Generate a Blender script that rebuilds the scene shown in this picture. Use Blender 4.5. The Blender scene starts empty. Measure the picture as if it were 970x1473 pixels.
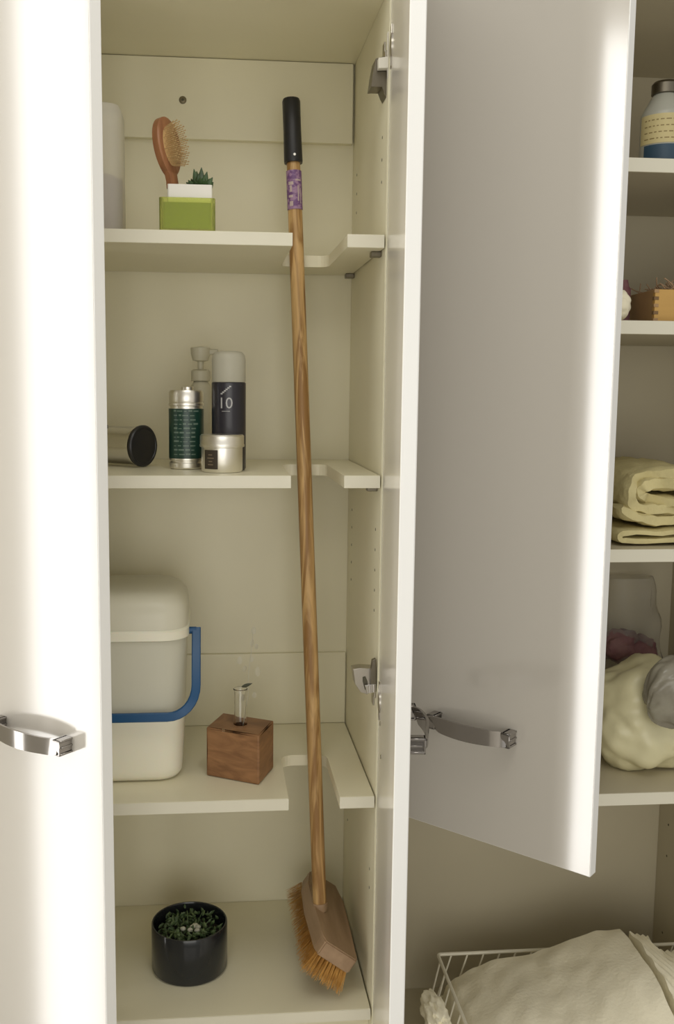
import bpy, bmesh, math, random
from mathutils import Vector, Matrix, noise
random.seed(7)
sc = bpy.context.scene
COL = sc.collection
PI = math.pi
EYE = 1.50                                   # camera height above the floor
CAM = Vector((-0.02771, -1.45, EYE))
FPX, PPX = 1413.43, 432.13
YAW, PIT, ROL = 0.09175, 0.12217, -0.00809

# ------------------------------------------------------------------ camera
def cam_axes():
    cy, sy, cp, sp = math.cos(YAW), math.sin(YAW), math.cos(PIT), math.sin(PIT)
    f = Vector((sy*cp, cy*cp, -sp)); r = Vector((cy, -sy, 0)); d = f.cross(r)
    cr, sr = math.cos(ROL), math.sin(ROL)
    return r*cr+d*sr, d*cr-r*sr, f
AR, AD, AF = cam_axes()
cd = bpy.data.cameras.new('camera'); cam = bpy.data.objects.new('camera', cd); COL.objects.link(cam)
cd.sensor_fit = 'HORIZONTAL'; cd.sensor_width = 36; cd.lens = 36*FPX/970; cd.shift_x = (485-PPX)/970
cd.clip_start = 0.02
m = Matrix.Identity(4)
for i in range(3):
    m[i][0] = AR[i]; m[i][1] = -AD[i]; m[i][2] = -AF[i]; m[i][3] = CAM[i]
cam.matrix_world = m
sc.camera = cam

# ------------------------------------------------------------------ light
W = bpy.data.worlds.new('world'); sc.world = W; W.use_nodes = True
W.node_tree.nodes['Background'].inputs[0].default_value = (1.0, 0.965, 0.90, 1)
W.node_tree.nodes['Background'].inputs[1].default_value = 0.62
def area(name, loc, rot, sx, sy, power, color):
    l = bpy.data.lights.new(name, 'AREA'); l.shape = 'RECTANGLE'; l.size = sx; l.size_y = sy
    l.energy = power; l.color = color
    o = bpy.data.objects.new(name, l); COL.objects.link(o); o.location = loc; o.rotation_euler = rot
    return o
WIN_X, WIN_Z0, WIN_Z1 = -1.00, 0.0, 2.50
WINS = [(-.260, -.099, 3.7), (-1.00, -.745, 4.4)]     # narrow panes of an unseen left-wall window, sized to place the door glare (y0, y1, radiance)
for y0_, y1_, rad_ in WINS:
    ar_ = (WIN_Z1-WIN_Z0)*(y1_-y0_)
    area('daylight', (WIN_X-0.05, (y0_+y1_)/2, (WIN_Z0+WIN_Z1)/2), (0, -PI/2, 0), WIN_Z1-WIN_Z0, y1_-y0_, rad_*PI*ar_, (1.0, 0.985, 0.96))
area('overhead_fill', (0, -.95, 2.66), (math.radians(24), 0, 0), 1.2, .5, 3.1*PI*.6, (1.0, 0.965, 0.88))  # unseen overhead fill, added to brighten the shelf tops
area('front_fill', (.05, -3.0, 1.12), (PI/2, 0, 0), 2.0, 1.6, 1.85*PI*3.2, (1.0, 0.972, 0.90))  # unseen fill behind the camera, added to lift the cabinet interior
vs = sc.view_settings
vs.view_transform = 'Standard'; vs.look = 'None'; vs.gamma = 1; vs.exposure = 0.0; vs.use_curve_mapping = False

# ------------------------------------------------------------------ materials
def nmat(name, col, rough=.5, metal=0., ior=1.5, trans=0., alpha=1., sss=0., coat=0., spec=None, vary=0., vscale=30., bump=0., bscale=80., col2=None, stretch=(1,1,1), vmin=.35, vmax=.65, dist=0.):
    M = bpy.data.materials.new(name); M.use_nodes = True
    nt = M.node_tree; b = nt.nodes['Principled BSDF']
    b.inputs['Base Color'].default_value = (*col, 1); b.inputs['Roughness'].default_value = rough
    b.inputs['Metallic'].default_value = metal; b.inputs['IOR'].default_value = ior
    b.inputs['Transmission Weight'].default_value = trans; b.inputs['Alpha'].default_value = alpha
    b.inputs['Coat Weight'].default_value = coat
    if sss: b.inputs['Subsurface Weight'].default_value = sss; b.inputs['Subsurface Scale'].default_value = .01
    tc = nt.nodes.new('ShaderNodeTexCoord'); mp = nt.nodes.new('ShaderNodeMapping'); mp.inputs['Scale'].default_value = stretch
    nt.links.new(tc.outputs['Object'], mp.inputs['Vector'])
    if vary or col2:
        n = nt.nodes.new('ShaderNodeTexNoise'); n.inputs['Scale'].default_value = vscale; n.inputs['Detail'].default_value = 4
        n.inputs['Distortion'].default_value = dist
        nt.links.new(mp.outputs[0], n.inputs['Vector'])
        r = nt.nodes.new('ShaderNodeValToRGB'); c2 = col2 or tuple(max(0, c*(1-vary)) for c in col)
        r.color_ramp.elements[0].position = vmin; r.color_ramp.elements[1].position = vmax
        r.color_ramp.elements[0].color = (*c2, 1); r.color_ramp.elements[1].color = (*col, 1)
        nt.links.new(n.outputs['Fac'], r.inputs['Fac']); nt.links.new(r.outputs[0], b.inputs['Base Color'])
    if bump:
        n2 = nt.nodes.new('ShaderNodeTexNoise'); n2.inputs['Scale'].default_value = bscale; n2.inputs['Detail'].default_value = 3
        nt.links.new(mp.outputs[0], n2.inputs['Vector'])
        bp = nt.nodes.new('ShaderNodeBump'); bp.inputs['Strength'].default_value = bump; bp.inputs['Distance'].default_value = .002
        nt.links.new(n2.outputs['Fac'], bp.inputs['Height']); nt.links.new(bp.outputs[0], b.inputs['Normal'])
    return M
MT = {}
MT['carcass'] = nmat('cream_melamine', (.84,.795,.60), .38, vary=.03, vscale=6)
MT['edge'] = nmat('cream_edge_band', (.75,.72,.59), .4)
MT['carcass_shaded'] = nmat('shaded_melamine', (.56,.505,.365), .4, vary=.04, vscale=5)  # same melamine as the carcass, colour darkened for the shade behind the door
MT['door'] = nmat('gloss_door_face', (.55,.52,.465), .13, ior=2.3)
MT['door_in'] = nmat('door_inside', (.84,.80,.73), .14, ior=1.7)
MT['door_edge'] = nmat('white_edge_band', (.84,.84,.82), .35)
MT['chrome'] = nmat('chrome', (.78,.77,.76), .09, metal=1)
MT['handle'] = nmat('darkened_chrome', (.40,.38,.36), .13, metal=1)  # chrome colour darkened in place of the dark room it would reflect
MT['nickel'] = nmat('nickel', (.50,.47,.42), .28, metal=1)
MT['dark_metal'] = nmat('dark_steel', (.20,.18,.14), .35, metal=1)
MT['brass_dull'] = nmat('dull_screw', (.22,.19,.12), .5, metal=.6)
MT['white_plastic'] = nmat('white_plastic', (.78,.75,.66), .35)
MT['hole'] = nmat('pin_hole', (.10,.09,.06), .8)
MT['black'] = nmat('black_plastic', (.018,.018,.020), .38)
MT['black_gloss'] = nmat('black_glaze', (.016,.018,.020), .12)
MT['stick'] = nmat('stick_wood', (.68,.44,.19), .45, col2=(.34,.18,.06), vscale=26, stretch=(2.2,2.2,.16), vmin=.40, vmax=.60, dist=1.6, bump=.2, bscale=60)
MT['head'] = nmat('brush_block_wood', (.42,.28,.17), .55, col2=(.31,.20,.115), vscale=22, stretch=(2,.25,2), bump=.15)
MT['bristle'] = nmat('broom_bristle', (.72,.40,.10), .6, col2=(.50,.25,.055), vscale=90)
MT['purple'] = nmat('purple_sticker', (.17,.075,.22), .35, col2=(.36,.22,.36), vscale=120, vmin=.45, vmax=.55)
MT['sticker_light'] = nmat('pale_print', (.55,.45,.42), .4)
MT['cube'] = nmat('brown_block_wood', (.33,.165,.07), .5, col2=(.20,.095,.04), vscale=28, stretch=(.7,.7,2.2), dist=1.0, bump=.25, bscale=50)
MT['bucket'] = nmat('bucket_plastic', (.86,.83,.69), .32, sss=.15)
MT['bucket_lid'] = nmat('bucket_lid_plastic', (.76,.735,.60), .28, trans=.12, ior=1.35)
MT['bucket_up'] = nmat('bucket_clear_body', (.70,.685,.57), .28, trans=.12, ior=1.35)
MT['blue'] = nmat('blue_strap', (.0,.065,.185), .35)
MT['green_box'] = nmat('green_translucent', (.50,.62,.04), .2, ior=1.3, trans=.45)
MT['green_wall'] = nmat('green_clear_wall', (.74,.80,.25), .08, ior=1.3, trans=.8)
MT['white_pot'] = nmat('white_pot', (.82,.80,.74), .35)
MT['leaf'] = nmat('succulent_leaf', (.055,.115,.035), .45, vary=.5, vscale=60)
MT['leaf2'] = nmat('trailing_leaf', (.14,.20,.08), .45, col2=(.05,.09,.035), vscale=70)
MT['soil'] = nmat('soil', (.03,.028,.02), .9, bump=.6)
MT['brush_wood'] = nmat('hairbrush_wood', (.33,.145,.06), .4, col2=(.22,.085,.035), vscale=40, stretch=(2,2,.4))
MT['cushion'] = nmat('brush_cushion', (.52,.33,.14), .5)
MT['pin'] = nmat('wooden_pin', (.52,.36,.17), .5)
MT['alu'] = nmat('aluminium', (.86,.84,.78), .36, metal=1)
MT['green_label'] = nmat('green_label', (.012,.045,.032), .3)
MT['print'] = nmat('faint_print', (.13,.19,.15), .4)
MT['jar_label'] = nmat('jar_label', (.045,.035,.025), .4)
MT['gold_print'] = nmat('gold_print', (.22,.17,.11), .4)
MT['frost'] = nmat('frosted_cap', (.58,.56,.46), .35, trans=.25, ior=1.3)
MT['navy'] = nmat('dark_label', (.022,.021,.030), .3)
MT['white_print'] = nmat('white_print', (.42,.42,.42), .4)
MT['pump'] = nmat('pump_plastic', (.60,.57,.44), .4)
MT['glass'] = nmat('clear_glass', (1,1,1), .02, ior=1.45, trans=1)
MT['petal'] = nmat('dry_petal', (.75,.72,.6), .3, trans=.55, ior=1.2)
MT['dry_leaf'] = nmat('dark_leaf', (.05,.055,.03), .5)
MT['twig'] = nmat('dry_twig', (.36,.24,.14), .8)
MT['frost_bottle'] = nmat('frosted_bottle', (.90,.87,.78), .3, trans=.6, ior=1.15)
MT['violet'] = nmat('violet_contents', (.40,.33,.38), .5, col2=(.60,.54,.50), vscale=14, stretch=(1,1,.5))
MT['quilt'] = nmat('quilt_cotton', (.68,.60,.31), .9, vary=.12, vscale=26, bump=.7, bscale=140)
MT['cotton'] = nmat('cream_cotton', (.92,.86,.66), .9, vary=.06, vscale=20, bump=.5, bscale=160)
MT['sack'] = nmat('sack_plastic', (.76,.71,.45), .33, vary=.08, vscale=14)
MT['grey_bag'] = nmat('grey_plastic_bag', (.34,.32,.25), .22, col2=(.24,.22,.17), vscale=22)
MT['clear_bag'] = nmat('clear_plastic_bag', (.86,.84,.78), .16, ior=1.15, trans=.85)
MT['maroon'] = nmat('maroon_cloth', (.13,.035,.05), .8, col2=(.26,.14,.14), vscale=22)
MT['box_wood'] = nmat('orange_wood', (.60,.36,.10), .5, vary=.12, vscale=20, stretch=(.3,1,2))
MT['box_side'] = nmat('brown_wood', (.42,.26,.12), .5, vary=.15, vscale=20)
MT['cork_dark'] = nmat('joint_dark', (.20,.12,.05), .7)
MT['cream_label'] = nmat('cream_label', (.62,.53,.27), .6, vary=.06)
MT['ink'] = nmat('brown_ink', (.27,.20,.08), .6)
MT['steel_blue'] = nmat('blue_grey_bottle', (.42,.42,.36), .35)
MT['blue_body'] = nmat('deep_blue_band', (.035,.075,.12), .35)
MT['wire'] = nmat('white_coated_wire', (.80,.76,.62), .35)
MT['wall'] = nmat('wall_paint', (.70,.67,.61), .8, bump=.1)
MT['floor'] = nmat('floor_tile', (.42,.39,.34), .4, vary=.15, vscale=4)
MT['frame'] = nmat('window_frame', (.8,.79,.76), .4)
MT['pebble'] = nmat('pale_pebble', (.6,.6,.5), .4)

# ------------------------------------------------------------------ builders
def ray(px, py):
    q = AR*((px-PPX)/FPX) + AD*((py-736.5)/FPX) + AF
    return q
def at(px, py, Y):                            # point of the scene seen at a photo pixel, at depth Y
    d = ray(px, py); return CAM + d*((Y-CAM.y)/d.y)
def onz(px, py, z):
    d = ray(px, py); return CAM + d*((z-CAM.z)/d.z)
def Z(z): return z+EYE

TM = {}
def thing(name, label, cat, loc, rz=0, group=None):
    o = bpy.data.objects.new(name, None); COL.objects.link(o); o.empty_display_size = .03
    o.location = loc; o.rotation_euler = (0, 0, rz); o['label'] = label; o['category'] = cat
    if group: o['group'] = group
    TM[o] = Matrix.Translation(Vector(loc)) @ Matrix.Rotation(rz, 4, 'Z')
    return o
def part(name, bm, mat, parent=None, local=False, smooth=False, kind=None, label=None):
    """link bm as one mesh; world-space geometry is carried into the parent's space"""
    if parent is not None and not local:
        bm.transform(TM[parent].inverted())
    bmesh.ops.recalc_face_normals(bm, faces=bm.faces)
    me = bpy.data.meshes.new(name); bm.to_mesh(me); bm.free()
    me.materials.append(MT[mat] if isinstance(mat, str) else mat)
    if smooth:
        me.polygons.foreach_set('use_smooth', [True]*len(me.polygons))
        try: me.set_sharp_from_angle(angle=math.radians(38))
        except Exception: pass
    o = bpy.data.objects.new(name, me); COL.objects.link(o)
    if parent is not None: o.parent = parent; TM[o] = TM[parent]
    else: TM[o] = Matrix.Identity(4)
    if kind: o['kind'] = kind
    if label: o['label'] = label
    return o
def NB(): return bmesh.new()
def box(bm, x0, x1, y0, y1, z0, z1, bev=0., seg=2, mat=None):
    t = bmesh.new()
    bmesh.ops.create_cube(t, size=1)
    for v in t.verts:
        v.co = Vector(((x0+x1)/2+v.co.x*(x1-x0), (y0+y1)/2+v.co.y*(y1-y0), (z0+z1)/2+v.co.z*(z1-z0)))
    if bev: bmesh.ops.bevel(t, geom=t.edges[:], offset=bev, segments=seg, affect='EDGES', profile=.5)
    if mat is not None: t.transform(mat)
    merge(bm, t); return bm
def merge(bm, t):
    me = bpy.data.meshes.new('tmp'); t.to_mesh(me); t.free(); bm.from_mesh(me); bpy.data.meshes.remove(me)
def lathe(bm, prof, n=32, c=(0,0,0), mat=None):
    """prof = [(r,z)...] around Z"""
    t = bmesh.new(); rings = []
    for r, z in prof:
        if r < 1e-6: rings.append([t.verts.new((0,0,z))])
        else: rings.append([t.verts.new((r*math.cos(2*PI*k/n), r*math.sin(2*PI*k/n), z)) for k in range(n)])
    for a, b in zip(rings, rings[1:]):
        for k in range(n):
            k2 = (k+1) % n
            vs_ = [a[k % len(a)], a[k2 % len(a)], b[k2 % len(b)], b[k % len(b)]]
            u = []
            for v in vs_:
                if v not in u: u.append(v)
            if len(u) > 2: t.faces.new(u)
    if mat is not None: t.transform(mat)
    t.transform(Matrix.Translation(Vector(c)))
    merge(bm, t); return bm
def prism(bm, pts, z0, z1, bev=0., mat=None):
    t = bmesh.new()
    a = [t.verts.new((x, y, z0)) for x, y in pts]; b = [t.verts.new((x, y, z1)) for x, y in pts]
    t.faces.new(a); t.faces.new(b); n = len(pts)
    for k in range(n): t.faces.new((a[k], a[(k+1) % n], b[(k+1) % n], b[k]))
    if bev:
        ed = [e for e in t.edges if abs(e.verts[0].co.z-e.verts[1].co.z) < 1e-6]
        bmesh.ops.bevel(t, geom=ed, offset=bev, segments=1, affect='EDGES')
    if mat is not None: t.transform(mat)
    merge(bm, t); return bm
def tube(bm, pts, r, n=8, closed=False, rf=None):
    pts = [Vector(p) for p in pts]; rings = []; N = len(pts); up = None
    for i, p in enumerate(pts):
        if closed: d = (pts[(i+1) % N]-pts[i-1])
        else: d = (pts[min(i+1, N-1)]-pts[max(i-1, 0)])
        d.normalize()
        if up is None:
            up = Vector((0,0,1)) if abs(d.z) < .9 else Vector((1,0,0))
        s = d.cross(up).normalized(); u = s.cross(d).normalized(); up = u
        rr = rf(i/(N-1)) * r if rf else r
        rings.append([bm.verts.new(p + (s*math.cos(2*PI*k/n)+u*math.sin(2*PI*k/n))*rr) for k in range(n)])
    for i in range(N if closed else N-1):
        a, b = rings[i], rings[(i+1) % N]
        for k in range(n): bm.faces.new((a[k], a[(k+1) % n], b[(k+1) % n], b[k]))
    if not closed: bm.faces.new(rings[0]); bm.faces.new(rings[-1][::-1])
    return bm
def strip(bm, pts, wdir, w, t, closed=False):
    """flat strap: section w along wdir, thickness t across"""
    pts = [Vector(p) for p in pts]; wd = Vector(wdir).normalized(); rings = []; N = len(pts)
    for i, p in enumerate(pts):
        d = (pts[min(i+1, N-1)]-pts[max(i-1, 0)]).normalized(); nn = d.cross(wd).normalized()
        rings.append([bm.verts.new(p + wd*a*w/2 + nn*b*t/2) for a, b in ((-1,-1), (1,-1), (1,1), (-1,1))])
    for a, b in zip(rings, rings[1:]):
        for k in range(4): bm.faces.new((a[k], a[(k+1) % 4], b[(k+1) % 4], b[k]))
    bm.faces.new(rings[0]); bm.faces.new(rings[-1][::-1]); return bm
def rrect(x0, x1, y0, y1, r, n=5):
    o = []
    for cx, cy, a in ((x1-r, y1-r, 0), (x0+r, y1-r, PI/2), (x0+r, y0+r, PI), (x1-r, y0+r, 3*PI/2)):
        for k in range(n+1):
            t = a+k*PI/2/n; o.append((cx+r*math.cos(t), cy+r*math.sin(t)))
    return o
def loft(bm, secs, cap=True):
    """secs: list of (list of xy, z)"""
    rings = [[bm.verts.new((x, y, z)) for x, y in pts] for pts, z in secs]; n = len(rings[0])
    for a, b in zip(rings, rings[1:]):
        for k in range(n): bm.faces.new((a[k], a[(k+1) % n], b[(k+1) % n], b[k]))
    if cap: bm.faces.new(rings[0][::-1]); bm.faces.new(rings[-1])
    return bm
def cylpatch(bm, c, r, a0, a1, z0, z1, n=12, th=.0004):
    """thin curved label on an upright cylinder, angles measured from -Y (towards the front), + to the right"""
    ra = []
    for rr in (r, r+th):
        ra.append([[bm.verts.new((c[0]+rr*math.sin(a0+(a1-a0)*k/n), c[1]-rr*math.cos(a0+(a1-a0)*k/n), z)) for k in range(n+1)] for z in (z0, z1)])
    (i0, i1), (o0, o1) = ra
    for k in range(n):
        bm.faces.new((o0[k], o0[k+1], o1[k+1], o1[k])); bm.faces.new((i0[k+1], i0[k], i1[k], i1[k+1]))
        bm.faces.new((i0[k], i0[k+1], o0[k+1], o0[k])); bm.faces.new((o1[k], o1[k+1], i1[k+1], i1[k]))
    for k in (0, n): bm.faces.new((i0[k], o0[k], o1[k], i1[k]))
    return bm
def text_on_cyl(s, size, c, r, ang, z, bend=True):
    cu = bpy.data.curves.new('t', 'FONT'); cu.body = s; cu.size = size; cu.align_x = 'CENTER'; cu.align_y = 'CENTER'; cu.resolution_u = 3
    o = bpy.data.objects.new('t', cu); COL.objects.link(o); bpy.context.view_layer.update()
    me = bpy.data.meshes.new_from_object(o.evaluated_get(bpy.context.evaluated_depsgraph_get()))
    bpy.data.objects.remove(o); bm = bmesh.new(); bm.from_mesh(me)
    ext = bmesh.ops.extrude_face_region(bm, geom=bm.faces[:]); vs2 = [g for g in ext['geom'] if isinstance(g, bmesh.types.BMVert)]
    for v in vs2: v.co.z += .0003
    for v in bm.verts:
        a = ang+v.co.x/r; rr = r+v.co.z
        v.co = Vector((c[0]+rr*math.sin(a), c[1]-rr*math.cos(a), z+v.co.y))
    return bm
def blob(bm, c, rx, ry, rz, amp=.1, freq=8, seed=0, sub=4, e=1.0, flat=None, mat=None):
    t = bmesh.new(); bmesh.ops.create_icosphere(t, subdivisions=sub, radius=1)
    for v in t.verts:
        n = v.co.normalized()
        q = Vector([math.copysign(abs(k)**e, k) for k in n])
        k = 1+amp*noise.noise(n*freq*.35+Vector((seed, 0, 0)))+amp*.6*(abs(noise.noise(n*freq*.8+Vector((0, seed, 3)))))
        p = Vector((q.x*rx*k, q.y*ry*k, q.z*rz*k))
        v.co = p
    if mat is not None: t.transform(mat)
    for v in t.verts:
        v.co += Vector(c)
        if flat is not None and v.co.z < flat: v.co.z = flat+.0005
    merge(bm, t); return bm

# ------------------------------------------------------------------ setting
def struct(name, bm, mat): o = part(name, bm, mat); o['kind'] = 'structure'; return o
b = NB(); box(b, -3, 3, -4, .45, -.05, 0); struct('floor', b, 'floor')
b = NB(); box(b, -1.6, 2.6, .40, .45, 0, 2.7); struct('wall_back', b, 'wall')
b = NB(); H_ = 2.7
box(b, WIN_X-.10, WIN_X, WINS[0][1], .40, 0, H_); box(b, WIN_X-.10, WIN_X, WINS[1][1], WINS[0][0], 0, H_); box(b, WIN_X-.10, WIN_X, -4, WINS[1][0], 0, H_)
for y0_, y1_, r_ in WINS: box(b, WIN_X-.10, WIN_X, y0_, y1_, WIN_Z1, H_)
struct('wall_left', b, 'wall')
for k_, (y0_, y1_, r_) in enumerate(WINS):
    b = NB()
    for yy_ in (y0_, y1_-.006): box(b, WIN_X-.04, WIN_X+.004, yy_, yy_+.006, WIN_Z0+.001, WIN_Z1, .001)
    box(b, WIN_X-.04, WIN_X+.004, y0_, y1_, WIN_Z1-.03, WIN_Z1, .002)
    struct('window_%d' % (k_+1), b, 'frame')

# ------------------------------------------------------------------ wardrobe carcasses
XL, XR, DEP, TH = -.40, .2276, .350, .0189
zt, z1, z2, z3, z4 = Z(.5696), Z(.2269), Z(-.1243), Z(-.6255), Z(-.9816)
wd = thing('wardrobe', 'cream fitted wardrobe unit with notched shelves holding the broom', 'wardrobe', (-.086, .175, 0))
def panel(name, x0, x1, y0, y1, za, zb, parent, mat='carcass', bev=.0006):
    b = NB(); box(b, x0, x1, y0, y1, za, zb, bev, 1); return part(name, b, mat, parent)
panel('back_panel', XL, XR, DEP, DEP+.012, .02, zt+TH, wd)
sl = panel('side_panel', XL-TH, XL, 0.001, DEP+.012, .0, zt+TH, wd)
sr = panel('side_panel', XR, XR+TH, 0.001, DEP+.012, .0, zt+TH, wd)
panel('top_panel', XL, XR, 0, DEP, zt, zt+TH, wd)
panel('plinth', XL, XR, .03, .045, .0, z4-TH-.001, wd)
def shelf(z, ny):
    # shelf with a rectangular notch, round inner corners, for the broom stick
    n0, n1, r = .0913, .1712, .018
    pts = [(XL+.002, .0), (n0, 0)]
    for k in range(6): a = PI-k*PI/10; pts.append((n0+r+r*math.cos(a), ny-r+r*math.sin(a)))
    for k in range(6): a = PI/2-k*PI/10; pts.append((n1-r+r*math.cos(a), ny-r+r*math.sin(a)))
    pts += [(n1, 0), (XR-.0022, 0), (XR-.0022, DEP-.002), (XL+.002, DEP-.002)]
    b = NB(); prism(b, pts, z-TH, z, .0005); s = part('shelf', b, 'carcass', wd)
    b = NB(); box(b, XL+.002, n0, -.0008, .0002, z-TH+.0004, z-.0004); part('edge_band', b, 'edge', s)
    b = NB(); box(b, n1, XR-.0022, -.0008, .0002, z-TH+.0004, z-.0004); part('edge_band', b, 'edge', s)
    for x, y in ((XR-.009, .04), (XR-.009, .318)):       # shelf supports
        b = NB(); box(b, x-.007, x+.0085, y-.008, y+.008, z-TH-.008, z-TH-.0003, .001); part('shelf_support', b, 'dark_metal', s)
    return s
shelf(z1, .235); shelf(z2, .228); shelf(z3, .182)
s = panel('bottom_shelf', XL+.002, XR-.0025, 0, DEP-.001, z4-TH, z4, wd)
b = NB(); box(b, XL+.002, XR-.0025, -.0008, .0002, z4-TH+.0004, z4-.0004); part('edge_band', b, 'edge', s)
# hanging rails on the back
rl = NB(); box(rl, XL+.02, XR-.004, .334, DEP, Z(.434), zt-.001, .001); part('rail', rl, 'carcass', wd)
rl = NB(); box(rl, XL+.02, XR-.002, .343, DEP, z3+.0005, Z(-.488), .001); part('rail', rl, 'carcass', wd)
p = at(263, 144, .334)
b = NB(); lathe(b, [(0,0), (.0065,0), (.0065,.001), (.0045,.0025), (0,.0025)], 20, p, Matrix.Rotation(PI/2, 4, 'X')); sw = part('screw', b, 'brass_dull', wd, smooth=True)
b = NB(); lathe(b, [(0,0), (.0024,0), (.0024,.0008), (0,.0008)], 6, p+Vector((0,-.0025,0)), Matrix.Rotation(PI/2, 4, 'X')); part('screw_socket', b, 'hole', sw)
def holes(x, sgn, zs, parent, ys=(.045, .30)):
    b = NB()
    for z in zs:
        for y in ys:
            lathe(b, [(0,0), (.0024,0), (.0024,.0003), (0,.0003)], 8, (x, y, z), Matrix.Rotation(sgn*PI/2, 4, 'Y'))
    part('pin_holes', b, 'hole', parent, kind='stuff')
holes(XR, -1, [Z(-.34+.032*k) for k in range(5)]+[Z(.31+.032*k) for k in range(3)]+[Z(-.80+.032*k) for k in range(2)], sr)

RX0, RX1 = XR+TH*2, .863
wr = thing('wardrobe', 'shaded wardrobe unit of plain shelves behind the half open right door', 'wardrobe', (.57, .175, 0))
panel('back_panel', RX0, RX1, DEP, DEP+.012, .02, zt+TH, wr, 'carcass_shaded')
panel('side_panel', RX0-TH+.0004, RX0, .001, DEP+.012, 0, zt+TH, wr, 'carcass_shaded')
rs = panel('side_panel', RX1, RX1+TH, .001, DEP+.012, 0, zt+TH, wr, 'carcass_shaded')
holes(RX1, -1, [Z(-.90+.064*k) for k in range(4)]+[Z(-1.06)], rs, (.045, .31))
panel('top_panel', RX0, RX1, 0, DEP, zt, zt+TH, wr, 'carcass_shaded')
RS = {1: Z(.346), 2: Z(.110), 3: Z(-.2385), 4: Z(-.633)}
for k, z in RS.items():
    s = panel('shelf', RX0+.001, RX1-.001, 0, DEP-.001, z-.0205, z, wr, 'carcass_shaded')
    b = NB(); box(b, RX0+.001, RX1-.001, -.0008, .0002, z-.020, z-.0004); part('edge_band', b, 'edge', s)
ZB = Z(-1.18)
s = panel('bottom_panel', RX0, RX1, 0, DEP, ZB-TH, ZB, wr, 'carcass_shaded')
panel('plinth', RX0, RX1, .03, .045, 0, ZB-TH-.0005, wr, 'carcass_shaded')

# ------------------------------------------------------------------ doors
DT = .0185
def handle_parts(door, x0, x1, z):
    """horizontal chrome bow handle on a door's outer face (local coordinates, face at y=-DT, handle sticks out to -y)"""
    yf = -DT; L = x1-x0; B = .032; h = .024
    hb = NB(); pts = []
    N = 22
    for k in range(N+1):
        u = k/N; pts.append((x0+L*u, yf-.019-(B-.019)*math.sin(PI*u)**.8, z))
    # broad band whose section turns from upright to tilted at both ends
    rings = []
    for k, p in enumerate(pts):
        u = k/N; w = h*(.86+.14*math.sin(PI*u)); t = .0034
        p = Vector(p); d = Vector(pts[min(k+1, N)])-Vector(pts[max(k-1, 0)]); d.normalize()
        tw = .55*(1-min(1, min(u, 1-u)/.16)); wdv = Matrix.Rotation(tw*(1 if u < .5 else -1), 3, d) @ Vector((0,0,1)); nn = d.cross(wdv).normalized()
        rings.append([hb.verts.new(p+wdv*a*w/2+nn*b_*t/2) for a, b_ in ((-1,-1), (1,-1), (1.0,1), (-1.0,1))])
    for a, b_ in zip(rings, rings[1:]):
        for k in range(4): hb.faces.new((a[k], a[(k+1) % 4], b_[(k+1) % 4], b_[k]))
    hb.faces.new(rings[0]); hb.faces.new(rings[-1][::-1])
    # square hollow feet
    for xa, sg in ((x0, -1), (x1, 1)):
        for zz in (z-h*.43, z+h*.43-.003): box(hb, xa-.007, xa+.007, yf-.023, yf-.0002, zz, zz+.003, .0006, 1)
        box(hb, xa-.0055, xa+.0055, yf-.0215, yf-.0002, z-h*.30, z+h*.30, .0006, 1)
        box(hb, xa-.007, xa+.007, yf-.023, yf-.0205, z-h*.43, z+h*.43, .0006, 1)
        box(hb, xa-.0015-sg*.004, xa+.0015-sg*.004, yf-.021, yf-.0002, z-h*.43, z+h*.43, .0003, 1)
        box(hb, xa-.007, xa+.007, yf-.019, yf-.0002, z-.0012, z+.0012, .0003, 1)
    return part('handle', hb, 'handle', door, local=True, smooth=True, label='chrome bow handle')
def make_door(parent, label, pivot, ang, w, za, zb, mirror, hx0, hx1, hz):
    """a leaf hung on the carcass: x from the hinge to the free edge, inner face y=0, outer face y=-DT"""
    s = -1 if mirror else 1
    h = zb-za
    b = NB(); xa, xb = sorted((0.0015*s, (w-.0012)*s)); box(b, xa, xb, -DT, 0, 0, h, .0012, 2); d = part('door', b, 'door_edge', None, label=label)
    M = Matrix.Translation((pivot[0], pivot[1], za)) @ Matrix.Rotation(ang, 4, 'Z')
    d.parent = parent; d.matrix_local = TM[parent].inverted() @ M; TM[d] = M
    b = NB(); box(b, xa+.0012, xb-.0012, -DT-.0003, -DT+.0002, .0012, h-.0012); part('outer_face', b, 'door', d, local=True)
    b = NB(); box(b, xa+.0012, xb-.0012, -.0002, .0003, .0012, h-.0012); part('inner_face', b, 'door_in', d, local=True)
    handle_parts(d, s*hx0, s*hx1, hz-za)
    return d
door_top = zt+TH+.002
dl = make_door(wd, 'glossy white door, half open', (-.3879, -.006), -math.radians(41), .31, .05, door_top, False, .112, .247, Z(-.462))
dm = make_door(wd, 'glossy white door seen edge on, wide open', (.2290, -.003), math.radians(83.6), .322, .05, door_top, True, .150, .278, Z(-.438))
dr = make_door(wr, 'short grey-white glossy door, half open', (.2633, -.007), -math.radians(44.6), .320, Z(-.6435), door_top, False, .078, .198, Z(-.476))

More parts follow.
